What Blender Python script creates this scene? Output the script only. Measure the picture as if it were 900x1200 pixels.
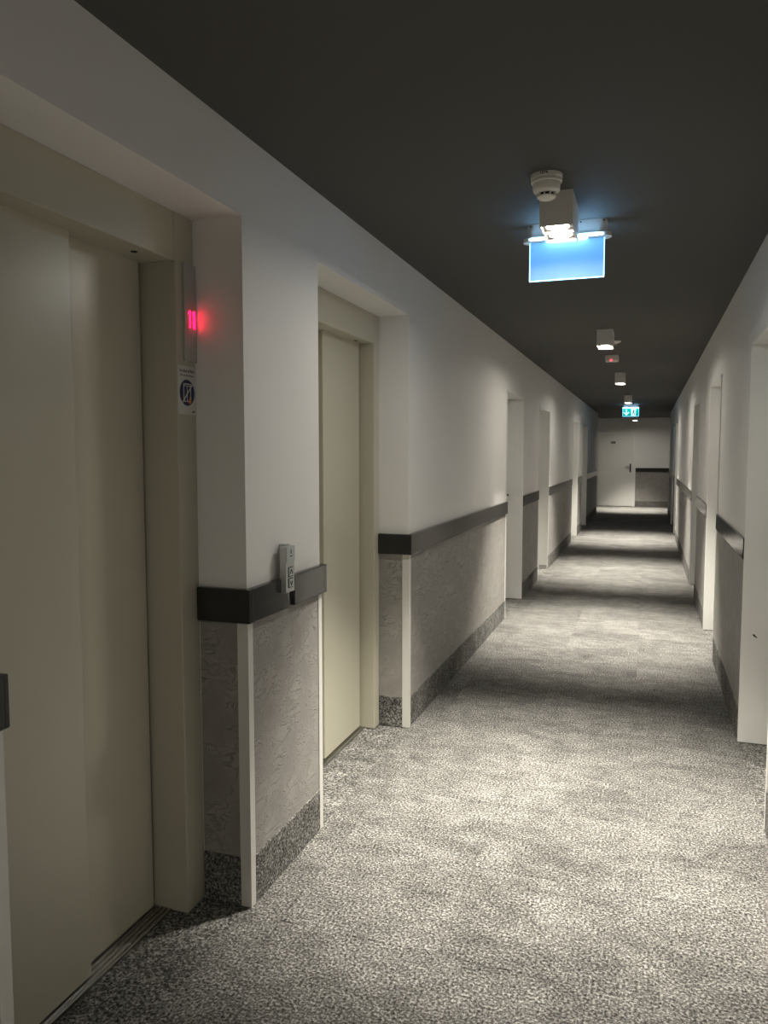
import bpy, bmesh, math, random
from mathutils import Vector, Matrix

for o in list(bpy.data.objects):
    bpy.data.objects.remove(o, do_unlink=True)
S = bpy.context.scene
COL = S.collection
random.seed(7)

# ------------------------------------------------------------------ camera
EYE = 1.5
cam = bpy.data.cameras.new('camera')
cam.sensor_fit = 'AUTO'; cam.sensor_width = 36.0; cam.lens = 27.0
cam.clip_start = 0.02; cam.clip_end = 100
co = bpy.data.objects.new('camera', cam); COL.objects.link(co)
# corridor axis (+Y) vanishes at pixel (760, 531) of 900 x 1200, focal length 900 px, no roll
ax = Vector((310.0, -69.0, 900.0)).normalized()
up = Vector((0.0, -1.0, ax.y / ax.z)).normalized()
xx = ax.cross(up)
co.matrix_world = Matrix(((xx.x, -xx.y, -xx.z, 0.0), (ax.x, -ax.y, -ax.z, 0.0),
                          (up.x, -up.y, -up.z, EYE), (0, 0, 0, 1)))
S.camera = co

# ------------------------------------------------------------------ world, exposure
W = bpy.data.worlds.new('world'); S.world = W; W.use_nodes = True
W.node_tree.nodes['Background'].inputs[0].default_value = (0.5, 0.5, 0.5, 1)
W.node_tree.nodes['Background'].inputs[1].default_value = 0.0
S.view_settings.view_transform = 'Standard'
S.view_settings.look = 'None'
S.view_settings.exposure = 0.38
S.view_settings.gamma = 1.0
S.view_settings.use_curve_mapping = False
SPOT_W = 370.0            # each of the two lamps of a ceiling spotlight
SPOT_ANGLE = math.radians(76); SPOT_BLEND = 1.0
LENS_EMIT = 235.0
LAMP_COL = (1.0, 0.945, 0.825)

# ------------------------------------------------------------------ dimensions (metres)
XL, XR = -1.21, 0.482          # wall faces
ZC = 2.485                     # ceiling
YB, YE, YF = -3.5, 19.95, 22.7 # back wall, end of corridor, far wall
RT, RB = 1.065, 0.955          # rail top / bottom
SK = 0.165                     # carpet skirting height
LIFT_OPEN = [(1.160, 2.165, 2.235), (2.745, 3.93, 2.225)]
LEFT_DOORS = [(6.9, 7.88, 2.06), (9.08, 10.06, 2.06), (13.25, 14.3, 2.06), (15.3, 16.5, 2.06)]
RIGHT_DOORS = [(3.3, 4.3, 2.055), (5.98, 7.0, 2.06), (8.42, 9.4, 2.06), (14.3, 15.35, 2.06), (16.2, 17.3, 2.06)]

# ------------------------------------------------------------------ materials
def nodes_mat(name):
    m = bpy.data.materials.new(name); m.use_nodes = True
    n = m.node_tree.nodes; l = m.node_tree.links
    return m, n, l, n['Principled BSDF']

def plain(name, col, rough=0.5, metal=0.0, spec=0.5, bump=0.0, scale=60.0, var=0.0):
    m, n, l, b = nodes_mat(name)
    b.inputs['Base Color'].default_value = (*col, 1)
    b.inputs['Roughness'].default_value = rough
    b.inputs['Metallic'].default_value = metal
    b.inputs['Specular IOR Level'].default_value = spec
    tc = n.new('ShaderNodeTexCoord')
    if bump or var:
        no = n.new('ShaderNodeTexNoise'); no.inputs['Scale'].default_value = scale
        no.inputs['Detail'].default_value = 4
        l.new(tc.outputs['Object'], no.inputs['Vector'])
        if bump:
            bp = n.new('ShaderNodeBump'); bp.inputs['Strength'].default_value = bump
            bp.inputs['Distance'].default_value = 0.004
            l.new(no.outputs['Fac'], bp.inputs['Height']); l.new(bp.outputs['Normal'], b.inputs['Normal'])
        if var:
            n2 = n.new('ShaderNodeTexNoise'); n2.inputs['Scale'].default_value = 1.7; n2.inputs['Detail'].default_value = 5
            l.new(tc.outputs['Object'], n2.inputs['Vector'])
            r = n.new('ShaderNodeValToRGB')
            r.color_ramp.elements[0].position = 0.3; r.color_ramp.elements[1].position = 0.7
            r.color_ramp.elements[0].color = (*[c * (1 - var) for c in col], 1)
            r.color_ramp.elements[1].color = (*[min(1, c * (1 + var)) for c in col], 1)
            l.new(n2.outputs['Fac'], r.inputs['Fac']); l.new(r.outputs['Color'], b.inputs['Base Color'])
    return m

def emit(name, col, strength, base=(0.8, 0.8, 0.8)):
    m, n, l, b = nodes_mat(name)
    b.inputs['Specular IOR Level'].default_value = 0.06
    b.inputs['Base Color'].default_value = (*base, 1)
    b.inputs['Emission Color'].default_value = (*col, 1)
    b.inputs['Emission Strength'].default_value = strength
    b.inputs['Roughness'].default_value = 0.7
    return m

def plaster():
    """trowelled grey plaster: low smooth ground with raised curved ridges"""
    m, n, l, b = nodes_mat('grey_trowelled_plaster')
    tc = n.new('ShaderNodeTexCoord'); mp = n.new('ShaderNodeMapping')
    mp.inputs['Rotation'].default_value = (math.radians(35), 0, 0)
    mp.inputs['Scale'].default_value = (1, 0.55, 1.7)
    l.new(tc.outputs['Object'], mp.inputs['Vector'])
    n1 = n.new('ShaderNodeTexNoise'); n1.inputs['Scale'].default_value = 17; n1.inputs['Detail'].default_value = 3
    n1.inputs['Distortion'].default_value = 1.1
    n2 = n.new('ShaderNodeTexNoise'); n2.inputs['Scale'].default_value = 75; n2.inputs['Detail'].default_value = 4
    l.new(mp.outputs['Vector'], n1.inputs['Vector']); l.new(tc.outputs['Object'], n2.inputs['Vector'])
    # ridge: thin line where noise crosses 0.5
    s = n.new('ShaderNodeMath'); s.operation = 'SUBTRACT'; s.inputs[1].default_value = 0.52
    a = n.new('ShaderNodeMath'); a.operation = 'ABSOLUTE'
    rg = n.new('ShaderNodeMapRange'); rg.inputs['From Min'].default_value = 0.0; rg.inputs['From Max'].default_value = 0.022
    rg.inputs['To Min'].default_value = 1.0; rg.inputs['To Max'].default_value = 0.0
    l.new(n1.outputs['Fac'], s.inputs[0]); l.new(s.outputs[0], a.inputs[0]); l.new(a.outputs[0], rg.inputs['Value'])
    n3 = n.new('ShaderNodeTexNoise'); n3.inputs['Scale'].default_value = 9
    l.new(tc.outputs['Object'], n3.inputs['Vector'])
    r3 = n.new('ShaderNodeMapRange'); r3.inputs['From Min'].default_value = 0.40; r3.inputs['From Max'].default_value = 0.60
    l.new(n3.outputs['Fac'], r3.inputs['Value'])
    mu = n.new('ShaderNodeMath'); mu.operation = 'MULTIPLY'
    l.new(rg.outputs['Result'], mu.inputs[0]); l.new(r3.outputs['Result'], mu.inputs[1])
    m1 = n.new('ShaderNodeMath'); m1.operation = 'MULTIPLY'; m1.inputs[1].default_value = 0.35
    l.new(n2.outputs['Fac'], m1.inputs[0])
    ad = n.new('ShaderNodeMath'); ad.operation = 'ADD'
    l.new(mu.outputs[0], ad.inputs[0]); l.new(m1.outputs[0], ad.inputs[1])
    bp = n.new('ShaderNodeBump'); bp.inputs['Strength'].default_value = 0.85; bp.inputs['Distance'].default_value = 0.006
    l.new(ad.outputs[0], bp.inputs['Height']); l.new(bp.outputs['Normal'], b.inputs['Normal'])
    rp = n.new('ShaderNodeValToRGB')
    rp.color_ramp.elements[0].position = 0.3; rp.color_ramp.elements[0].color = (0.235, 0.222, 0.208, 1)
    rp.color_ramp.elements[1].position = 0.75; rp.color_ramp.elements[1].color = (0.32, 0.304, 0.285, 1)
    l.new(n3.outputs['Fac'], rp.inputs['Fac']); l.new(rp.outputs['Color'], b.inputs['Base Color'])
    b.inputs['Roughness'].default_value = 0.6
    return m

def carpet(name, dark=1.0, tiles=False):
    m, n, l, b = nodes_mat(name)
    g = n.new('ShaderNodeNewGeometry')
    v1 = n.new('ShaderNodeTexNoise'); v1.inputs['Scale'].default_value = 120; v1.inputs['Detail'].default_value = 4
    v1.inputs['Roughness'].default_value = 0.7
    v2 = n.new('ShaderNodeTexNoise'); v2.inputs['Scale'].default_value = 2.6; v2.inputs['Detail'].default_value = 10
    v2.inputs['Roughness'].default_value = 0.72; v2.inputs['Distortion'].default_value = 0.5
    v3 = n.new('ShaderNodeTexNoise'); v3.inputs['Scale'].default_value = 13; v3.inputs['Detail'].default_value = 8; v3.inputs['Roughness'].default_value = 0.8
    mp = n.new('ShaderNodeMapping'); mp.inputs['Scale'].default_value = (0.7, 1.15, 1)
    l.new(g.outputs['Position'], mp.inputs['Vector'])
    l.new(g.outputs['Position'], v1.inputs['Vector'])
    for v in (v2, v3): l.new(mp.outputs['Vector'], v.inputs['Vector'])
    if tiles:       # every tile was cut from another stretch of the roll
        oi = n.new('ShaderNodeObjectInfo'); sc = n.new('ShaderNodeVectorMath'); sc.operation = 'SCALE'
        cb = n.new('ShaderNodeCombineXYZ')
        for i in range(3): l.new(oi.outputs['Random'], cb.inputs[i])
        sc.inputs['Scale'].default_value = 0.3
        l.new(cb.outputs[0], sc.inputs[0])
        ad = n.new('ShaderNodeVectorMath'); ad.operation = 'ADD'
        l.new(mp.outputs['Vector'], ad.inputs[0]); l.new(sc.outputs[0], ad.inputs[1])
        l.new(ad.outputs[0], v2.inputs['Vector'])
    r1 = n.new('ShaderNodeValToRGB'); e = r1.color_ramp.elements
    e[0].position = 0.36; e[0].color = (0.02 * dark, 0.02 * dark, 0.019 * dark, 1)
    e[1].position = 0.66; e[1].color = (0.60 * dark, 0.58 * dark, 0.545 * dark, 1)
    k = e.new(0.5); k.color = (0.18 * dark, 0.174 * dark, 0.166 * dark, 1)
    l.new(v1.outputs['Fac'], r1.inputs['Fac'])
    r2 = n.new('ShaderNodeMapRange'); r2.inputs['From Min'].default_value = 0.32; r2.inputs['From Max'].default_value = 0.68
    r2.inputs['To Min'].default_value = 0.40; r2.inputs['To Max'].default_value = 0.92
    l.new(v2.outputs['Fac'], r2.inputs['Value'])
    r3 = n.new('ShaderNodeMapRange'); r3.inputs['From Min'].default_value = 0.3; r3.inputs['From Max'].default_value = 0.7
    r3.inputs['To Min'].default_value = 0.60; r3.inputs['To Max'].default_value = 1.40
    l.new(v3.outputs['Fac'], r3.inputs['Value'])
    mm = n.new('ShaderNodeMath'); mm.operation = 'MULTIPLY'
    l.new(r2.outputs[0], mm.inputs[0]); l.new(r3.outputs[0], mm.inputs[1])
    mx = n.new('ShaderNodeVectorMath'); mx.operation = 'SCALE'
    l.new(r1.outputs['Color'], mx.inputs[0]); l.new(mm.outputs[0], mx.inputs['Scale'])
    l.new(mx.outputs[0], b.inputs['Base Color'])
    bp = n.new('ShaderNodeBump'); bp.inputs['Strength'].default_value = 0.7; bp.inputs['Distance'].default_value = 0.004
    l.new(v1.outputs['Fac'], bp.inputs['Height']); l.new(bp.outputs['Normal'], b.inputs['Normal'])
    b.inputs['Roughness'].default_value = 0.95
    b.inputs['Specular IOR Level'].default_value = 0.1
    return m

M = {
    'wall': plain('white_wall_paint', (0.75, 0.735, 0.72), 0.6, bump=0.12, scale=9, var=0.015),
    'ceiling': plain('charcoal_ceiling_paint', (0.082, 0.080, 0.075), 0.75, spec=0.25, bump=0.1, scale=40),
    'lining': plain('white_door_lacquer', (0.75, 0.745, 0.72), 0.35, bump=0.03, scale=6),
    'trim_white': plain('white_corner_profile', (0.62, 0.605, 0.57), 0.4, bump=0.05, scale=30),
    'rail': plain('charcoal_glossy_rail', (0.022, 0.022, 0.021), 0.15, spec=0.36, bump=0.05, scale=12),
    'lift': plain('beige_lift_enamel', (0.49, 0.47, 0.375), 0.3, bump=0.05, scale=260, var=0.02),
    'lift_frame': plain('beige_lift_frame_enamel', (0.47, 0.448, 0.36), 0.38, bump=0.06, scale=120, var=0.03),
    'steel': plain('brushed_steel', (0.42, 0.41, 0.39), 0.32, metal=1.0, bump=0.06, scale=180),
    'dark': plain('black_gap', (0.01, 0.01, 0.01), 0.8),
    'alu': plain('satin_aluminium', (0.50, 0.51, 0.50), 0.38, metal=0.6, bump=0.04, scale=200),
    'alu_light': plain('pale_grey_cap', (0.45, 0.50, 0.50), 0.35, metal=0.2, bump=0.03, scale=200),
    'ink': plain('black_print', (0.012, 0.012, 0.013), 0.6),
    'lamp': plain('white_powder_coat', (0.68, 0.66, 0.62), 0.5, bump=0.04, scale=300),
    'plastic': plain('ivory_plastic', (0.72, 0.69, 0.63), 0.42, bump=0.02, scale=60),
    'card': plain('white_card', (0.62, 0.62, 0.60), 0.5, var=0.02),
    'blue': plain('navy_print', (0.012, 0.018, 0.085), 0.5),
    'orange': plain('orange_print', (0.75, 0.28, 0.06), 0.5),
    'plaster': plaster(),
    'carpet': carpet('grey_loop_carpet'),
    'tile': carpet('grey_loop_carpet_tile', tiles=True),
    'skirt': carpet('grey_carpet_skirting'),
    'lens': emit('lamp_lens', LAMP_COL, LENS_EMIT),
    'red': emit('red_led', (1.0, 0.004, 0.045), 8.0, (0.1, 0, 0)),
    'red_dim': emit('red_led_small', (1.0, 0.03, 0.05), 5.0, (0.1, 0, 0)),
    'sign_blue': emit('blue_light_plate', (0.12, 0.42, 1.0), 0.66, (0.10, 0.14, 0.17)),
    'sign_edge': emit('blue_light_plate_edge', (0.22, 0.62, 1.0), 3.0, (0.7, 0.8, 0.9)),
    'sign_led': emit('cool_led_bar', (0.30, 0.62, 1.0), 48.0),
    'sign_green': emit('green_sign_light', (0.0, 0.42, 0.33), 0.6, (0.0, 0.3, 0.2)),
    'sign_white': emit('white_sign_light', (0.55, 0.95, 1.0), 0.85),
    'door_far': plain('off_white_door', (0.72, 0.71, 0.68), 0.4, bump=0.03, scale=6),
    'bronze': plain('dark_bronze', (0.03, 0.027, 0.022), 0.35, metal=0.6),
}

# ------------------------------------------------------------------ mesh helpers
def bx(bm, x0, x1, y0, y1, z0, z1, bev=0.0):
    x0, x1 = sorted((x0, x1)); y0, y1 = sorted((y0, y1)); z0, z1 = sorted((z0, z1))
    vs = [bm.verts.new(p) for p in ((x0, y0, z0), (x1, y0, z0), (x1, y1, z0), (x0, y1, z0),
                                    (x0, y0, z1), (x1, y0, z1), (x1, y1, z1), (x0, y1, z1))]
    fs = [bm.faces.new([vs[i] for i in q]) for q in ((3, 2, 1, 0), (4, 5, 6, 7), (0, 1, 5, 4), (1, 2, 6, 5), (2, 3, 7, 6), (3, 0, 4, 7))]
    if bev:
        es = {e for f in fs for e in f.edges}
        bmesh.ops.bevel(bm, geom=list(es), offset=bev, segments=2, affect='EDGES', profile=0.5)

def cyl(bm, c, r0, r1, z0, z1, seg=40, axis='z'):
    def P(r, z, k):
        a = 2 * math.pi * k / seg
        u, v = r * math.cos(a), r * math.sin(a)
        if axis == 'z': return (c[0] + u, c[1] + v, z)
        if axis == 'y': return (c[0] + u, z, c[1] + v)
        return (z, c[0] + u, c[1] + v)
    a = [bm.verts.new(P(r0, z0, k)) for k in range(seg)]
    b = [bm.verts.new(P(r1, z1, k)) for k in range(seg)]
    for k in range(seg):
        bm.faces.new((a[k], a[(k + 1) % seg], b[(k + 1) % seg], b[k]))
    bm.faces.new(a[::-1]); bm.faces.new(b)

def lathe(bm, cx, cy, prof, seg=48):
    rings = []
    for r, z in prof:
        rings.append([bm.verts.new((cx + r * math.cos(2 * math.pi * k / seg), cy + r * math.sin(2 * math.pi * k / seg), z)) for k in range(seg)])
    for i in range(len(rings) - 1):
        for k in range(seg):
            bm.faces.new((rings[i][k], rings[i][(k + 1) % seg], rings[i + 1][(k + 1) % seg], rings[i + 1][k]))
    bm.faces.new(rings[0]); bm.faces.new(rings[-1][::-1])

def prism(bm, pts, fn, t0, t1):
    """extrude a 2-D outline; fn(u, v, t) -> world point"""
    a = [bm.verts.new(fn(u, v, t0)) for u, v in pts]
    b = [bm.verts.new(fn(u, v, t1)) for u, v in pts]
    n = len(pts)
    bm.faces.new(a); bm.faces.new(b[::-1])
    for k in range(n):
        bm.faces.new((a[k], b[k], b[(k + 1) % n], a[(k + 1) % n]))

def stroke(bm, p, q, w, fn, t0, t1):
    d = Vector((q[0] - p[0], q[1] - p[1])); d.normalize()
    nx, ny = -d.y * w / 2, d.x * w / 2
    prism(bm, [(p[0] + nx, p[1] + ny), (p[0] - nx, p[1] - ny), (q[0] - nx, q[1] - ny), (q[0] + nx, q[1] + ny)], fn, t0, t1)

def obj(name, bm, mat, parent=None, smooth=False):
    bmesh.ops.recalc_face_normals(bm, faces=bm.faces[:])
    me = bpy.data.meshes.new(name); bm.to_mesh(me); bm.free()
    me.materials.append(M[mat] if isinstance(mat, str) else mat)
    if smooth:
        for p in me.polygons: p.use_smooth = True
        me.set_sharp_from_angle(angle=math.radians(35))
    o = bpy.data.objects.new(name, me); COL.objects.link(o)
    if parent: o.parent = parent
    return o

def box(name, mat, parent, *a, bev=0.0):
    bm = bmesh.new(); bx(bm, *a, bev=bev); return obj(name, bm, mat, parent)

def tag(o, label, cat=None, group=None, kind=None):
    o['label'] = label
    if cat: o['category'] = cat
    if group: o['group'] = group
    if kind: o['kind'] = kind
    return o

def empty(name, loc=(0, 0, 0)):
    o = bpy.data.objects.new(name, None); COL.objects.link(o); o.location = loc
    o.empty_display_size = 0.05
    return o

def rel(o, parent):
    """parent keeping world coordinates (parent is an unrotated Empty)"""
    o.parent = parent
    o.matrix_parent_inverse = Matrix.Translation(-parent.location)
    return o

def text_bm(body, size, fn, t0, t1, bold=0.0):
    cu = bpy.data.curves.new('text', 'FONT'); cu.body = body; cu.size = size
    cu.align_x = 'CENTER'; cu.align_y = 'CENTER'; cu.resolution_u = 3; cu.offset = bold
    to = bpy.data.objects.new('text', cu); COL.objects.link(to)
    dg = bpy.context.evaluated_depsgraph_get()
    me = bpy.data.meshes.new_from_object(to.evaluated_get(dg))
    bpy.data.objects.remove(to, do_unlink=True)
    bm = bmesh.new(); bm.from_mesh(me); bpy.data.meshes.remove(me)
    for v in bm.verts:
        v.co = Vector(fn(v.co.x, v.co.y, t1))
    return bm

# ------------------------------------------------------------------ floor
bm = bmesh.new()
bx(bm, XL - 0.45, XR + 0.45, YB, YE, -0.2, -0.003)
bx(bm, -4.0, 4.0, YE, YF + 0.2, -0.2, -0.003)
floor = tag(obj('floor', bm, 'carpet'), 'grey mottled loop-pile carpet floor of the corridor', kind='structure')
TS = 0.5225; X0 = -1.085; Y0 = 2.65 - 12 * TS
cache = {}
def tile_mesh(w, d):
    k = (round(w, 3), round(d, 3))
    if k not in cache:
        bm = bmesh.new(); g = 0.0006; h = 0.0035
        a = [bm.verts.new(p) for p in ((g, g, -0.004), (w - g, g, -0.004), (w - g, d - g, -0.004), (g, d - g, -0.004))]
        b = [bm.verts.new(p) for p in ((g, g, -0.0013), (w - g, g, -0.0013), (w - g, d - g, -0.0013), (g, d - g, -0.0013))]
        c = [bm.verts.new(p) for p in ((h, h, 0), (w - h, h, 0), (w - h, d - h, 0), (h, d - h, 0))]
        for i in range(4):
            j = (i + 1) % 4
            bm.faces.new((a[i], a[j], b[j], b[i])); bm.faces.new((b[i], b[j], c[j], c[i]))
        bm.faces.new(c)
        me = bpy.data.meshes.new('carpet_tile'); bm.to_mesh(me); bm.free(); me.materials.append(M['tile'])
        cache[k] = me
    return cache[k]
cols = [(XL, X0), (X0, X0 + TS), (X0 + TS, X0 + 2 * TS), (X0 + 2 * TS, XR)]
j = 0
while True:
    ya = Y0 + j * TS; j += 1
    if ya + TS < 1.2: continue
    if ya > YE - 0.05: break
    yb = min(ya + TS, YE)
    for (xa, xb) in cols:
        t = bpy.data.objects.new('carpet_tile', tile_mesh(xb - xa, yb - ya)); COL.objects.link(t)
        t.location = (xa, ya, 0); t.parent = floor

# ------------------------------------------------------------------ ceiling
bm = bmesh.new()
bx(bm, XL - 0.6, XR + 0.6, YB, YE, ZC, ZC + 0.2)
bx(bm, -4.0, 4.0, YE, YF + 0.2, ZC, ZC + 0.2)
tag(obj('ceiling', bm, 'ceiling'), 'dark charcoal painted flat ceiling above the corridor', kind='structure')

# ------------------------------------------------------------------ walls
def wall(name, xw, s, openings, label):
    """s = -1 left / +1 right: direction into the wall"""
    bm = bmesh.new(); T = 0.6
    y = YB
    for (a, b, zt, dep) in openings:
        bx(bm, xw, xw + s * T, y, a, 0, ZC)
        bx(bm, xw, xw + s * T, a, b, zt, ZC)
        bx(bm, xw + s * dep, xw + s * T, a, b, 0, zt)
        y = b
    bx(bm, xw, xw + s * T, y, YE, 0, ZC)
    bx(bm, xw + s * T, s * 4.0, YE - 0.3, YE, 0, ZC)
    return tag(obj(name, bm, 'wall'), label, kind='structure')
lo = [(a, b, z, 0.42) for a, b, z in LIFT_OPEN] + [(a, b, z, 0.26) for a, b, z in LEFT_DOORS]
wl = wall('wall_left', XL, -1, lo, 'white corridor wall with the two lift recesses and grey plaster wainscot')
wr = wall('wall_right', XR, 1, [(a, b, z, 0.26) for a, b, z in RIGHT_DOORS], 'white corridor wall opposite the lifts with grey wainscot between room doors')
bm = bmesh.new(); bx(bm, -4.0, 4.0, YF, YF + 0.2, 0, ZC)
wf = tag(obj('wall_far', bm, 'wall'), 'white wall closing the far end of the corridor behind the room door', kind='structure')
bm = bmesh.new(); bx(bm, XL - 0.6, XR + 0.6, YB - 0.2, YB, 0, ZC)
tag(obj('wall_back', bm, 'wall'), 'white wall closing the corridor behind the lifts', kind='structure')
bm = bmesh.new(); bx(bm, -4.2, -4.0, YE - 0.3, YF + 0.2, 0, ZC)
tag(obj('wall_side', bm, 'wall'), 'white end wall of the cross passage beyond the corridor', kind='structure')
bm = bmesh.new(); bx(bm, 4.0, 4.2, YE - 0.3, YF + 0.2, 0, ZC)
tag(obj('wall_side', bm, 'wall'), 'white end wall of the cross passage beyond the corridor', kind='structure')

# wainscot panels, rails, skirting, corner profiles
tn = [0]
def trim(bm, mat, label):
    tn[0] += 1
    return tag(obj('trim_%d' % tn[0], bm, mat), label, kind='structure')

bl = tag(empty('baseboard_left', (XL, 0, 0)), 'grey carpet skirting strips along the lift wall', kind='structure')
br = tag(empty('baseboard_right', (XR, 0, 0)), 'grey carpet skirting strips along the wall opposite the lifts', kind='structure')
bf = tag(empty('baseboard_far', (0, YF, 0)), 'grey carpet skirting strip on the far end wall', kind='structure')
RTK = 0.022   # rail thickness
def seg_side(xw, s, a, b, wobj, base, where, ca=0.0, cb=0.0, gap=None, thick=0.022):
    n = -s
    box('wainscot', 'plaster', wobj, xw - s * -0.002, xw + n * 0.003, a + ca, b - cb, SK - 0.01, RB + 0.02)
    o = box('carpet_strip', 'skirt', None, xw + s * 0.002, xw + n * 0.008, a + ca, b - cb, 0, SK, bev=0.002); rel(o, base)
    pieces = [(a, b)] if not gap else [(a, gap[0]), (gap[1], b)]
    for i, (p, q) in enumerate(pieces):
        bm = bmesh.new(); bx(bm, xw + s * 0.004, xw + n * thick, p, q, RB, RT, bev=0.003)
        w = where if len(pieces) == 1 else where + (' up to the call panel' if i == 0 else ' past the call panel')
        trim(bm, 'rail', 'glossy charcoal dado rail on the ' + w)

# left wall: pier between the lifts, pier behind lift two, then between the room doors
def ret(xw, s, depth, y, facing, wobj, base, where, thick=RTK):
    """return of wainscot, skirting and rail into a lift recess; facing -1: faces -Y"""
    x1 = xw + s * depth; f = facing
    box('wainscot', 'plaster', wobj, xw + s * 0.032, x1, y - f * 0.002, y + f * 0.003, SK - 0.01, RB + 0.02)
    o = box('carpet_strip', 'skirt', None, xw + s * 0.032, x1, y - f * 0.002, y + f * 0.008, 0, SK, bev=0.002); rel(o, base)
    bm = bmesh.new(); bx(bm, xw - s * RTK, x1, y - f * 0.004, y + f * thick, RB, RT, bev=0.003)
    trim(bm, 'rail', 'glossy charcoal dado rail returning ' + where)
def corner(xw, s, y, facing, where):
    """white L-profile on an outer wall corner; wall lies on the side opposite to `facing`"""
    bm = bmesh.new(); f = facing; n = -s
    A, B = xw + n * 0.006, y + f * 0.006
    prism(bm, [(A, B), (A, y - f * 0.026), (xw + s * 0.001, y - f * 0.026), (xw + s * 0.001, y - f * 0.001),
               (xw + s * 0.033, y - f * 0.001), (xw + s * 0.033, B)], lambda u, v, t: (u, v, t), 0, RB)
    trim(bm, 'trim_white', 'white corner profile below the rail ' + where)

L1, L2 = LIFT_OPEN
seg_side(XL, -1, -1.0, L1[0], wl, bl, 'wall before the first lift', cb=0.026)
seg_side(XL, -1, L1[1], L2[0], wl, bl, 'pier between the two lifts', 0.026, 0.026, gap=(2.425, 2.475))
seg_side(XL, -1, L2[1], LEFT_DOORS[0][0], wl, bl, 'wall between the second lift and the first left room door', 0.026, 0.01)
corner(XL, -1, L1[0], 1, 'before the first lift')
corner(XL, -1, L1[1], -1, 'where the first lift recess meets the pier')
corner(XL, -1, L2[0], 1, 'on the pier next to the second lift')
corner(XL, -1, L2[1], -1, 'beyond the second lift')
ret(XL, -1, 0.172, L1[0], 1, wl, bl, 'into the near side of the first lift recess', 0.010)
ret(XL, -1, 0.172, L1[1], -1, wl, bl, 'into the far side of the first lift recess')
ret(XL, -1, 0.166, L2[0], 1, wl, bl, 'into the near side of the second lift recess')
ret(XL, -1, 0.166, L2[1], -1, wl, bl, 'into the far side of the second lift recess')
ords = ['first', 'second', 'third', 'fourth', 'fifth']
for i in range(len(LEFT_DOORS)):
    a = LEFT_DOORS[i][1]; last = i == len(LEFT_DOORS) - 1
    b = YE if last else LEFT_DOORS[i + 1][0]
    seg_side(XL, -1, a, b, wl, bl, 'wall past the %s room door on the lift side' % ords[i], 0.01, 0.026 if last else 0.01, thick=0.012)
corner(XL, -1, YE, 1, 'at the far end of the lift wall')
seg_side(XR, 1, -1.0, RIGHT_DOORS[0][0], wr, br, 'wall before the first right room door', 0, 0.01)
for i in range(len(RIGHT_DOORS)):
    a = RIGHT_DOORS[i][1]; last = i == len(RIGHT_DOORS) - 1
    b = YE if last else RIGHT_DOORS[i + 1][0]
    seg_side(XR, 1, a, b, wr, br, 'wall past the %s room door opposite the lifts' % ords[i], 0.01, 0.026 if last else 0.01, thick=0.012)
corner(XR, 1, YE, 1, 'at the far end of the wall opposite the lifts')
# far wall
FX = -0.335
for (xa, xb) in ((-3.9, -1.42), (FX, 3.9)):
    box('wainscot', 'plaster', wf, xa, xb, YF + 0.002, YF - 0.003, SK - 0.01, RB + 0.02)
    o = box('carpet_strip', 'skirt', None, xa, xb, YF + 0.002, YF - 0.008, 0, SK - 0.01, bev=0.002); rel(o, bf)
    bm = bmesh.new(); bx(bm, xa, xb, YF + 0.004, YF - RTK, RB + 0.02, RT + 0.02, bev=0.003)
    trim(bm, 'rail', 'black dado rail on the far wall beside the end door' if xa == FX else 'black dado rail on the far wall left of the end door')

# small chip in the paint of the first right reveal
bm = bmesh.new()
prism(bm, [(0.0, 0.004), (0.008, 0.010), (0.013, 0.003), (0.024, -0.008), (0.020, -0.011), (0.006, -0.002)],
      lambda u, v, t: (0.527 + u, RIGHT_DOORS[0][1] - 0.0135 - t, 0.565 + v), 0, 0.0008)
obj('paint_chip', bm, 'bronze', wr)

# ------------------------------------------------------------------ lift entrances
def lift(n, y0, y1, ztop, jn, jf, front, split, head, front_far, xf, label):
    """front/back panels: front_far True when the far panel runs in front"""
    root = tag(empty('door_%d' % n, (XL - 0.17, (y0 + y1) / 2, 0)), label, kind='structure')
    xb = XL - 0.40
    P = lambda o: rel(o, root)
    for (a, b) in ((y0, y0 + jn), (y1 - jf, y1)):
        P(box('jamb', 'lift_frame', None, xb, xf, a + 0.001, b - 0.001, 0, ztop, bev=0.003))
    P(box('head', 'lift_frame', None, xb, xf - 0.001, y0 + jn, y1 - jf, head, ztop, bev=0.003))
    a, b = y0 + jn, y1 - jf
    pf, pb = front, front - 0.036
    near, far = (pb, pf) if front_far else (pf, pb)
    ov = 0.03
    na, nb = a - 0.0, (split + (ov if front_far else 0))
    fa, fb = (split - (0 if front_far else ov)), b
    P(box('door_panel', 'lift', None, near - 0.030, near, na + 0.010, nb, 0.012, head + 0.03, bev=0.004))
    P(box('door_panel', 'lift', None, far - 0.030, far, fa, fb - 0.014, 0.012, head + 0.03, bev=0.004))
    bm = bmesh.new()      # grooved threshold
    xs = front + 0.022
    bx(bm, xb, xs, a, b, -0.01, 0.002)
    k = xs
    while k > front - 0.075:
        bx(bm, k - 0.009, k, a, b, 0.0, 0.0085, bev=0.0015); k -= 0.017
    P(obj('sill', bm, 'steel'))
    P(box('shaft', 'lift_frame', None, xb - 0.018, xb - 0.002, a, b, 0, head))
    bm = bmesh.new(); cyl(bm, (xf - 0.05, b - 0.13), 0.010, 0.010, head - 0.0015, head + 0.004, 20)
    P(obj('sensor', bm, 'dark', smooth=True))
    return root
lift(1, L1[0], L1[1], L1[2], 0.092, 0.103, -1.468, 1.705, 2.087, False, -1.385,
     'beige steel lift door with red floor display and fire sign on its frame')
lift(2, L2[0], L2[1], L2[2], 0.10, 0.083, -1.455, 3.352, 2.074, True, -1.378,
     'beige steel lift door beyond the pier with the call panel')

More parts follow.
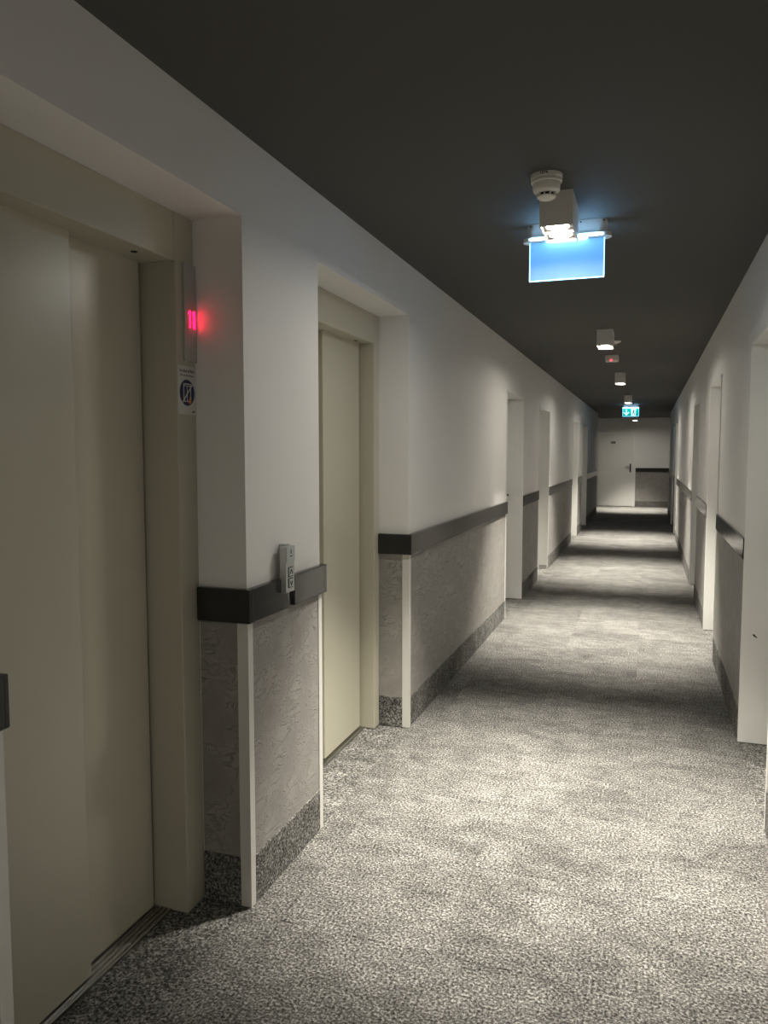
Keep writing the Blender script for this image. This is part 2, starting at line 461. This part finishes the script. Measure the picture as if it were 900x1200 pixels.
# ------------------------------------------------------------------ room doors
def room_door(n, xw, s, y0, y1, zt, label, strip=False, stop=False):
    root = tag(empty('door_%d' % n, (xw + s * 0.1, (y0 + y1) / 2, 0)), label, kind='structure')
    P = lambda o: rel(o, root); nn = -s
    D = 0.215; t = 0.013
    for (a, b) in ((y0, y0 + t), (y1 - t, y1)):
        P(box('jamb', 'lining', None, xw + nn * 0.007, xw + s * D, a - 0.0005, b, 0, zt, bev=0.002))
    P(box('head', 'lining', None, xw + nn * 0.007, xw + s * D, y0 + t, y1 - t, zt - t, zt, bev=0.002))
    P(box('door_leaf', 'lining', None, xw + s * 0.18, xw + s * 0.222, y0 + t + 0.003, y1 - t - 0.003, 0.008, zt - t - 0.003, bev=0.002))
    # handle on the far side of the leaf
    bm = bmesh.new(); xh = xw + s * 0.18; yh = y1 - t - 0.07
    bx(bm, xh, xh + nn * 0.008, yh - 0.02, yh + 0.02, 0.96, 1.16, bev=0.002)
    h = P(obj('handle', bm, 'bronze'))
    bm = bmesh.new()
    bx(bm, xh + nn * 0.008, xh + nn * 0.052, yh - 0.009, yh + 0.009, 1.066, 1.084, bev=0.003)
    bx(bm, xh + nn * 0.040, xh + nn * 0.055, yh - 0.12, yh + 0.009, 1.065, 1.085, bev=0.003)
    o = obj('lever', bm, 'bronze'); o.parent = h
    if strip:
        P(box('head_strip', 'lining', None, xw + nn * 0.004, xw + s * 0.012, y0 + t, y1 - t, zt - t - 0.022, zt - t, bev=0.002))
    if stop:
        P(box('door_stop', 'steel', None, xw + s * 0.01, xw + s * 0.10, y1 - t - 0.012, y1 - t, 0.015, 0.05, bev=0.003))
    return root
n = 3
LD = ['white room door recess past the second lift, nearest to the lifts on their side',
      'white room door recess with a white strip under its head on the lift side',
      'third white room door recess beyond the lifts on the lift side',
      'last white room door recess on the lift side before the far passage']
for i, (a, b, z) in enumerate(LEFT_DOORS):
    room_door(n, XL, -1, a, b, z, LD[i], strip=(i == 1), stop=(i == 1)); n += 1
RD = ['tall white room door recess opposite the second lift',
      'white room door recess opposite the first room door of the lift side',
      'white room door recess with a white strip under its head opposite the lift side',
      'fourth white room door recess on the wall opposite the lifts',
      'last white room door recess opposite the lift side before the far passage']
for i, (a, b, z) in enumerate(RIGHT_DOORS):
    room_door(n, XR, 1, a, b, z, RD[i], strip=(i == 2)); n += 1

# far door, flush in the end wall
root = tag(empty('door_%d' % n, (-0.85, YF, 0)), 'flush off-white room door numbered 208 in the far end wall', kind='structure')
P = lambda o: rel(o, root)
dx0, dx1 = -1.30, -0.414
for (a, b) in ((dx0 - 0.05, dx0), (dx1, dx1 + 0.048)):
    P(box('jamb', 'lining', None, a, b, YF - 0.022, YF + 0.02, 0, 2.03, bev=0.003))
P(box('head', 'lining', None, dx0 - 0.05, dx1 + 0.048, YF - 0.022, YF + 0.02, 2.03, 2.095, bev=0.003))
leaf = P(box('door_leaf', 'door_far', None, dx0 + 0.004, dx1 - 0.004, YF - 0.016, YF + 0.01, 0.012, 2.024, bev=0.002))
o = obj('number', text_bm('208', 0.09, lambda u, v, t: (-0.955 + u, YF - 0.0165 - t, 1.795 + v), 0, 0.001, 0.004), 'ink'); o.parent = root; o.matrix_parent_inverse = Matrix.Translation(-root.location)
bm = bmesh.new(); cyl(bm, (-0.965, 1.70), 0.018, 0.016, YF - 0.016, YF - 0.021, 20, 'y')
P(obj('spy_hole', bm, 'steel'))
hd = P(box('handle', 'bronze', None, -0.493, -0.455, YF - 0.016, YF - 0.028, 0.965, 1.205, bev=0.004))
bm = bmesh.new(); bx(bm, -0.482, -0.464, YF - 0.028, YF - 0.07, 1.108, 1.126, bev=0.003)
bx(bm, -0.60, -0.464, YF - 0.056, YF - 0.072, 1.107, 1.127, bev=0.004)
o = obj('lever', bm, 'bronze'); o.parent = hd

# ------------------------------------------------------------------ ceiling spotlights
LX0, LX1 = -0.414, -0.291; LZ = 2.357; LL = 0.24
def spotlight(y, label, group=None, off=''):
    xm = (LX0 + LX1) / 2; yc = y + LL / 2
    root = tag(empty('ceiling_spotlight' + off, (xm, yc, ZC)), label, 'lamp', group)
    P = lambda o: rel(o, root)
    bm = bmesh.new(); t = 0.005
    bx(bm, LX0, LX0 + t, y, y + LL, LZ, ZC); bx(bm, LX1 - t, LX1, y, y + LL, LZ, ZC)
    bx(bm, LX0 + t, LX1 - t, y, y + t, LZ, ZC); bx(bm, LX0 + t, LX1 - t, y + LL - t, y + LL, LZ, ZC)
    P(obj('housing', bm, 'lamp'))
    P(box('divider', 'lamp', None, LX0 + t, LX1 - t, yc - 0.008, yc + 0.008, LZ + 0.001, ZC - 0.02))
    for k in (-1, 1):
        cy = yc + k * 0.058
        bm = bmesh.new(); z1 = LZ + 0.012
        # plate with the lamp ring
        x0, x1 = LX0 + t, LX1 - t; hy = 0.049
        bx(bm, x0, x1, cy - hy, cy + hy, z1 + 0.006, z1 + 0.012)
        lp = P(obj('lamp_plate', bm, 'lamp'))
        bm = bmesh.new(); lathe(bm, xm, cy, [(0.0475, z1 + 0.006), (0.0475, z1 - 0.001), (0.043, z1 - 0.001), (0.043, z1 + 0.006)], 36)
        o = obj('ring', bm, 'lamp', smooth=True); o.parent = lp
        bm = bmesh.new(); lathe(bm, xm, cy, [(0.042, z1 + 0.002), (0.0425, z1 - 0.0002), (0.030, z1 - 0.0006), (0.012, z1 - 0.0008)], 36)
        o = obj('lens' + off, bm, 'lens', smooth=True); o.parent = lp
        li = bpy.data.lights.new('spot_beam' + off, 'SPOT')
        li.energy = SPOT_W; li.color = LAMP_COL; li.spot_size = SPOT_ANGLE; li.spot_blend = SPOT_BLEND
        li.shadow_soft_size = 0.022
        lo_ = bpy.data.objects.new('spot_beam' + off, li); COL.objects.link(lo_)
        lo_.location = (xm, cy, LZ - 0.016); P(lo_)
    return root
spotlight(-0.7, 'white twin box spotlight on the ceiling before the first lift', 'twin box ceiling spotlights', '_offscreen')
spotlight(3.022, 'white twin box spotlight right behind the smoke detector, before the plain blue sign', 'twin box ceiling spotlights')
spotlight(6.45, 'white twin box spotlight between the plain blue sign and the red-lit sensor box', 'twin box ceiling spotlights')
spotlight(9.94, 'white twin box spotlight next beyond the sensor box with the red light', 'twin box ceiling spotlights')
spotlight(13.85, 'white twin box spotlight just before the green exit sign', 'twin box ceiling spotlights')
spotlight(21.3, 'white twin box spotlight beyond the green exit sign by the end door', 'twin box ceiling spotlights')

# ------------------------------------------------------------------ smoke detector
cx, cy = -0.367, 2.850
root = tag(empty('smoke_detector', (cx, cy, ZC)), 'round ivory smoke detector marked 1274 on the ceiling', 'smoke detector')
P = lambda o: rel(o, root)
bm = bmesh.new(); lathe(bm, cx, cy, [(0.030, ZC), (0.0555, ZC - 0.0005), (0.0555, ZC - 0.014), (0.0535, ZC - 0.016), (0.0545, ZC - 0.018), (0.0540, ZC - 0.027), (0.048, ZC - 0.029)], 64)
P(obj('base', bm, 'plastic', smooth=True))
bm = bmesh.new(); lathe(bm, cx, cy, [(0.047, ZC - 0.020), (0.0485, ZC - 0.030), (0.0475, ZC - 0.052), (0.044, ZC - 0.059), (0.037, ZC - 0.064), (0.030, ZC - 0.064)], 64)
body = P(obj('body', bm, 'plastic', smooth=True))
bm = bmesh.new(); lathe(bm, cx, cy, [(0.026, ZC - 0.060), (0.028, ZC - 0.062), (0.027, ZC - 0.074), (0.022, ZC - 0.076)], 48)
P(obj('chamber', bm, 'dark', smooth=True))
bm = bmesh.new(); lathe(bm, cx, cy, [(0.020, ZC - 0.0725), (0.033, ZC - 0.0735), (0.032, ZC - 0.078), (0.024, ZC - 0.083), (0.010, ZC - 0.085)], 64)
P(obj('cap', bm, 'plastic', smooth=True))
for k in range(10):
    a = 2 * math.pi * (k + 0.35) / 10
    bm = bmesh.new()
    c, s_ = math.cos(a), math.sin(a)
    fn = lambda u, v, t: (cx + c * u - s_ * t, cy + s_ * u + c * t, v)
    prism(bm, [(0.026, ZC - 0.060), (0.0385, ZC - 0.062), (0.033, ZC - 0.076), (0.026, ZC - 0.076)], fn, -0.002, 0.002)
    P(obj('fin', bm, 'plastic'))
def cylmap(u, v, t):
    a = -math.pi / 2 - 0.06 + u / 0.0555
    return (cx + (0.0555 + t) * math.cos(a), cy + (0.0555 + t) * math.sin(a), ZC - 0.0075 + v)
o = obj('number', text_bm('1274', 0.0135, cylmap, 0, 0.0006, 0.0006), 'ink'); P(o)

# ------------------------------------------------------------------ exit signs
def stadium(x0, x1, r, seg=12):
    pts = []
    for k in range(seg + 1):
        a = -math.pi / 2 + math.pi * k / seg; pts.append((x1 - r + r * math.cos(a), r * math.sin(a)))
    for k in range(seg + 1):
        a = math.pi / 2 + math.pi * k / seg; pts.append((x0 + r + r * math.cos(a), r * math.sin(a)))
    return pts
def exit_sign(xc, y, name, label, plain_plate):
    root = tag(empty(name, (xc, y, ZC)), label, 'exit sign')
    P = lambda o: rel(o, root)
    H = lambda u, v, t: (xc + u, y + v, t)
    bm = bmesh.new(); prism(bm, stadium(-0.168, 0.168, 0.034), H, ZC - 0.058, ZC)
    hs = P(obj('housing', bm, 'lamp', smooth=True))
    for k in (-0.15, -0.05, 0.06, 0.155):
        o = box('screw', 'dark', None, xc + k - 0.003, xc + k + 0.003, y - 0.0345, y - 0.030, ZC - 0.012, ZC - 0.006)
        o.parent = hs
    bm = bmesh.new(); prism(bm, stadium(-0.186, 0.186, 0.040), H, ZC - 0.070, ZC - 0.056)
    P(obj('flange', bm, 'lamp', smooth=True))
    z0, z1 = ZC - 0.233, ZC - 0.072; hw = 0.155
    P(box('led_bar', 'sign_led', None, xc - hw + 0.004, xc + hw - 0.004, y - 0.046, y - 0.0395, ZC - 0.071, ZC - 0.0655))
    P(box('led_bar', 'sign_led', None, xc - hw + 0.004, xc + hw - 0.004, y + 0.0395, y + 0.046, ZC - 0.071, ZC - 0.0655))
    if plain_plate: P(box('led_cluster', 'sign_led', None, xc - 0.085, xc + 0.085, y - 0.016, y - 0.009, ZC - 0.0735, ZC - 0.0695))
    pm = 'sign_blue' if plain_plate else 'sign_green'
    pl = P(box('light_plate', pm, None, xc - hw, xc + hw, y - 0.003, y + 0.003, z0, z1, bev=0.0008))
    def sub(o): o.parent = pl; return o
    bm = bmesh.new(); e = 0.0032
    for (a, b, c, d) in ((xc - hw - e, xc - hw, z0 - e, z1), (xc + hw, xc + hw + e, z0 - e, z1), (xc - hw, xc + hw, z0 - e, z0)):
        bx(bm, a, b, y - 0.004, y + 0.004, c, d)
    sub(obj('plate_edge', bm, 'sign_edge'))
    if not plain_plate:
        zc = (z0 + z1) / 2
        F = lambda u, v, t: (xc + u, y - 0.003 - t, zc + v)
        bm = bmesh.new()   # down arrow
        stroke(bm, (-0.085, 0.062), (-0.085, -0.03), 0.022, F, 0, 0.0008)
        stroke(bm, (-0.137, 0.002), (-0.080, -0.055), 0.022, F, 0, 0.0009)
        stroke(bm, (-0.033, 0.002), (-0.090, -0.055), 0.022, F, 0, 0.0010)
        sub(obj('arrow', bm, 'sign_white'))
        bm = bmesh.new(); prism(bm, [(0.008, -0.076), (0.098, -0.076), (0.098, 0.076), (0.008, 0.076)], F, 0, 0.0008)
        sub(obj('doorway', bm, 'sign_white'))
        bm = bmesh.new()   # running figure
        prism(bm, [(0.060 + 0.012 * math.cos(k * math.pi / 8), 0.052 + 0.012 * math.sin(k * math.pi / 8)) for k in range(16)], F, 0.0008, 0.0016)
        for p, q, w in (((0.056, 0.036), (0.048, -0.008), 0.022), ((0.052, 0.032), (0.026, 0.018), 0.009), ((0.026, 0.020), (0.018, 0.0), 0.009),
                        ((0.058, 0.032), (0.080, 0.012), 0.009), ((0.080, 0.012), (0.094, 0.022), 0.009),
                        ((0.048, -0.006), (0.074, -0.026), 0.012), ((0.074, -0.026), (0.072, -0.060), 0.011),
                        ((0.048, -0.006), (0.036, -0.036), 0.012), ((0.036, -0.036), (0.012, -0.052), 0.011)):
            stroke(bm, p, q, w, F, 0.0008, 0.0016)
        sub(obj('running_figure', bm, 'blue'))
    return root
exit_sign(-0.356, 3.462, 'light_sign', 'plain glowing blue light plate hanging behind the nearest spotlight', True)
exit_sign(-0.365, 16.6, 'exit_sign', 'green emergency exit sign with white down arrow and running figure', False)

# ------------------------------------------------------------------ other ceiling devices
root = tag(empty('ceiling_sensor', (-0.374, 8.2, ZC)), 'small flat white sensor box with a red light on the ceiling', 'sensor')
P = lambda o: rel(o, root)
P(box('housing', 'lamp', None, -0.439, -0.309, 8.135, 8.265, ZC - 0.048, ZC, bev=0.003))
P(box('cover', 'plastic', None, -0.436, -0.312, 8.138, 8.262, ZC - 0.060, ZC - 0.047, bev=0.003))
bm = bmesh.new(); cyl(bm, (-0.378, ZC - 0.053), 0.010, 0.008, 8.139, 8.132, 16, 'y')
P(obj('red_light', bm, 'red_dim'))
bm = bmesh.new(); lathe(bm, -0.300, 7.16, [(0.030, ZC), (0.048, ZC - 0.001), (0.046, ZC - 0.008), (0.022, ZC - 0.020), (0.012, ZC - 0.022)], 40)
root = tag(empty('ceiling_rosette', (-0.300, 7.16, ZC)), 'small shallow round white fitting on the ceiling beside a spotlight', 'ceiling fitting')
rel(obj('rosette', bm, 'lamp', smooth=True), root)
bm = bmesh.new(); lathe(bm, -0.300, 7.16, [(0.006, ZC - 0.020), (0.007, ZC - 0.030), (0.004, ZC - 0.031)], 20)
rel(obj('nozzle', bm, 'steel', smooth=True), root)

# ------------------------------------------------------------------ floor display on the first lift frame
XF = -1.385
root = tag(empty('floor_display', (XF, 2.136, 1.79)), 'tall narrow metal floor display with red digits on the first lift frame', 'lift display')
P = lambda o: rel(o, root)
P(box('plate', 'alu', None, XF - 0.001, XF + 0.009, 2.098, 2.1635, 1.788, 2.090, bev=0.0015))
F = lambda u, v, t: (XF + 0.0090 + t, 2.136 + u, 1.920 + v)
for u0, w in ((-0.010, 0.0048), (0.013, 0.010)):
    bm = bmesh.new()
    stroke(bm, (u0, -0.027), (u0, 0.027), w, F, 0, 0.0012)
    stroke(bm, (u0 - 0.0085, 0.016), (u0, 0.0255), 0.0048, F, 0, 0.0010)
    P(obj('digit', bm, 'red'))

# ------------------------------------------------------------------ fire sign
root = tag(empty('fire_sign', (XF, 2.12, 1.62)), 'white sticker saying in case of fire with navy no-lift symbol', 'sign')
P = lambda o: rel(o, root)
ya, yb, za, zb = 2.0655, 2.1615, 1.622, 1.774
P(box('card', 'card', None, XF - 0.001, XF + 0.0015, ya, yb, za, zb))
ym = (ya + yb) / 2
F = lambda u, v, t: (XF + 0.0015 + t, ym + u, 1.690 + v)
P(obj('heading', text_bm('In case of fire', 0.0145, lambda u, v, t: F(u, v + 0.068, t), 0, 0.0004, 0.0003), 'ink'))
P(obj('subheading', text_bm("don't use the elevator", 0.0085, lambda u, v, t: F(u, v + 0.054, t), 0, 0.0004, 0.0002), 'ink'))
bm = bmesh.new(); prism(bm, [(0.041 * math.cos(2 * math.pi * k / 40), 0.041 * math.sin(2 * math.pi * k / 40)) for k in range(40)], F, 0, 0.0004)
disc = P(obj('disc', bm, 'blue'))
def sub(o): o.parent = disc; return o
bm = bmesh.new()
for p, q, w in (((-0.021, 0.027), (0.021, 0.027), 0.004), ((-0.019, 0.021), (0.019, 0.021), 0.002), ((-0.019, 0.028), (-0.019, -0.027), 0.004), ((0.019, 0.028), (0.019, -0.027), 0.004),
                ((0.0, 0.020), (0.0, -0.027), 0.003), ((-0.019, -0.027), (0.019, -0.027), 0.003)):
    stroke(bm, p, q, w, F, 0.0004, 0.0007)
sub(obj('lift_symbol', bm, 'card'))
bm = bmesh.new(); stroke(bm, (-0.026, -0.031), (0.030, 0.029), 0.0045, F, 0.0006, 0.0010)
sub(obj('slash', bm, 'card'))
bm = bmesh.new(); prism(bm, [(0.010, -0.034), (0.018, -0.034), (0.021, -0.026), (0.018, -0.020), (0.0135, -0.011), (0.012, -0.018), (0.008, -0.022), (0.007, -0.029)], F, 0.0007, 0.0012)
sub(obj('flame', bm, 'orange'))
bm = bmesh.new(); stroke(bm, (0.026, -0.059), (0.041, -0.059), 0.004, F, 0, 0.0004)
P(obj('imprint', bm, 'ink'))

# ------------------------------------------------------------------ call panel
XP = -1.166
root = tag(empty('call_panel', (XL, 2.40, 1.02)), 'slim grey lift call panel with up and down buttons on the pier', 'call panel')
P = lambda o: rel(o, root)
P(box('mount', 'alu', None, XL - 0.001, XL + 0.024, 2.396, 2.428, 1.03, 1.184, bev=0.002))
P(box('body', 'alu', None, XL + 0.016, XP - 0.002, 2.366, 2.432, 1.018, 1.178, bev=0.002))
P(box('cap', 'alu_light', None, XP - 0.006, XP + 0.001, 2.367, 2.431, 1.124, 1.178, bev=0.001))
F = lambda u, v, t: (XP + t, 2.399 + u, v)
bm = bmesh.new()
prism(bm, [(-0.005, 1.161), (0.005, 1.161), (0.0, 1.168)], F, 0.001, 0.0015)
prism(bm, [(-0.005, 1.159), (0.005, 1.159), (0.002, 1.152), (-0.002, 1.152)], F, 0.001, 0.0015)
P(obj('emblem', bm, 'ink'))
bm = bmesh.new(); stroke(bm, (-0.011, 1.144), (0.011, 1.144), 0.003, F, 0.001, 0.0014)
P(obj('imprint', bm, 'ink'))
for zc, d in ((1.089, 1), (1.050, -1)):
    bm = bmesh.new(); bx(bm, XP - 0.003, XP - 0.0012, 2.399 - 0.019, 2.399 + 0.019, zc - 0.017, zc + 0.017)
    sur = P(obj('button_surround', bm, 'ink'))
    bm = bmesh.new(); bx(bm, XP - 0.003, XP + 0.0010, 2.399 - 0.014, 2.399 + 0.016, zc - 0.014, zc + 0.014, bev=0.0008)
    bt = P(obj('button', bm, 'alu_light'))
    bm = bmesh.new()
    stroke(bm, (-0.008, zc - d * 0.006), (0.001, zc + d * 0.008), 0.0045, F, 0.001, 0.0016)
    stroke(bm, (0.010, zc - d * 0.006), (0.001, zc + d * 0.008), 0.0045, F, 0.001, 0.0018)
    o = obj('arrow', bm, 'ink'); o.parent = bt
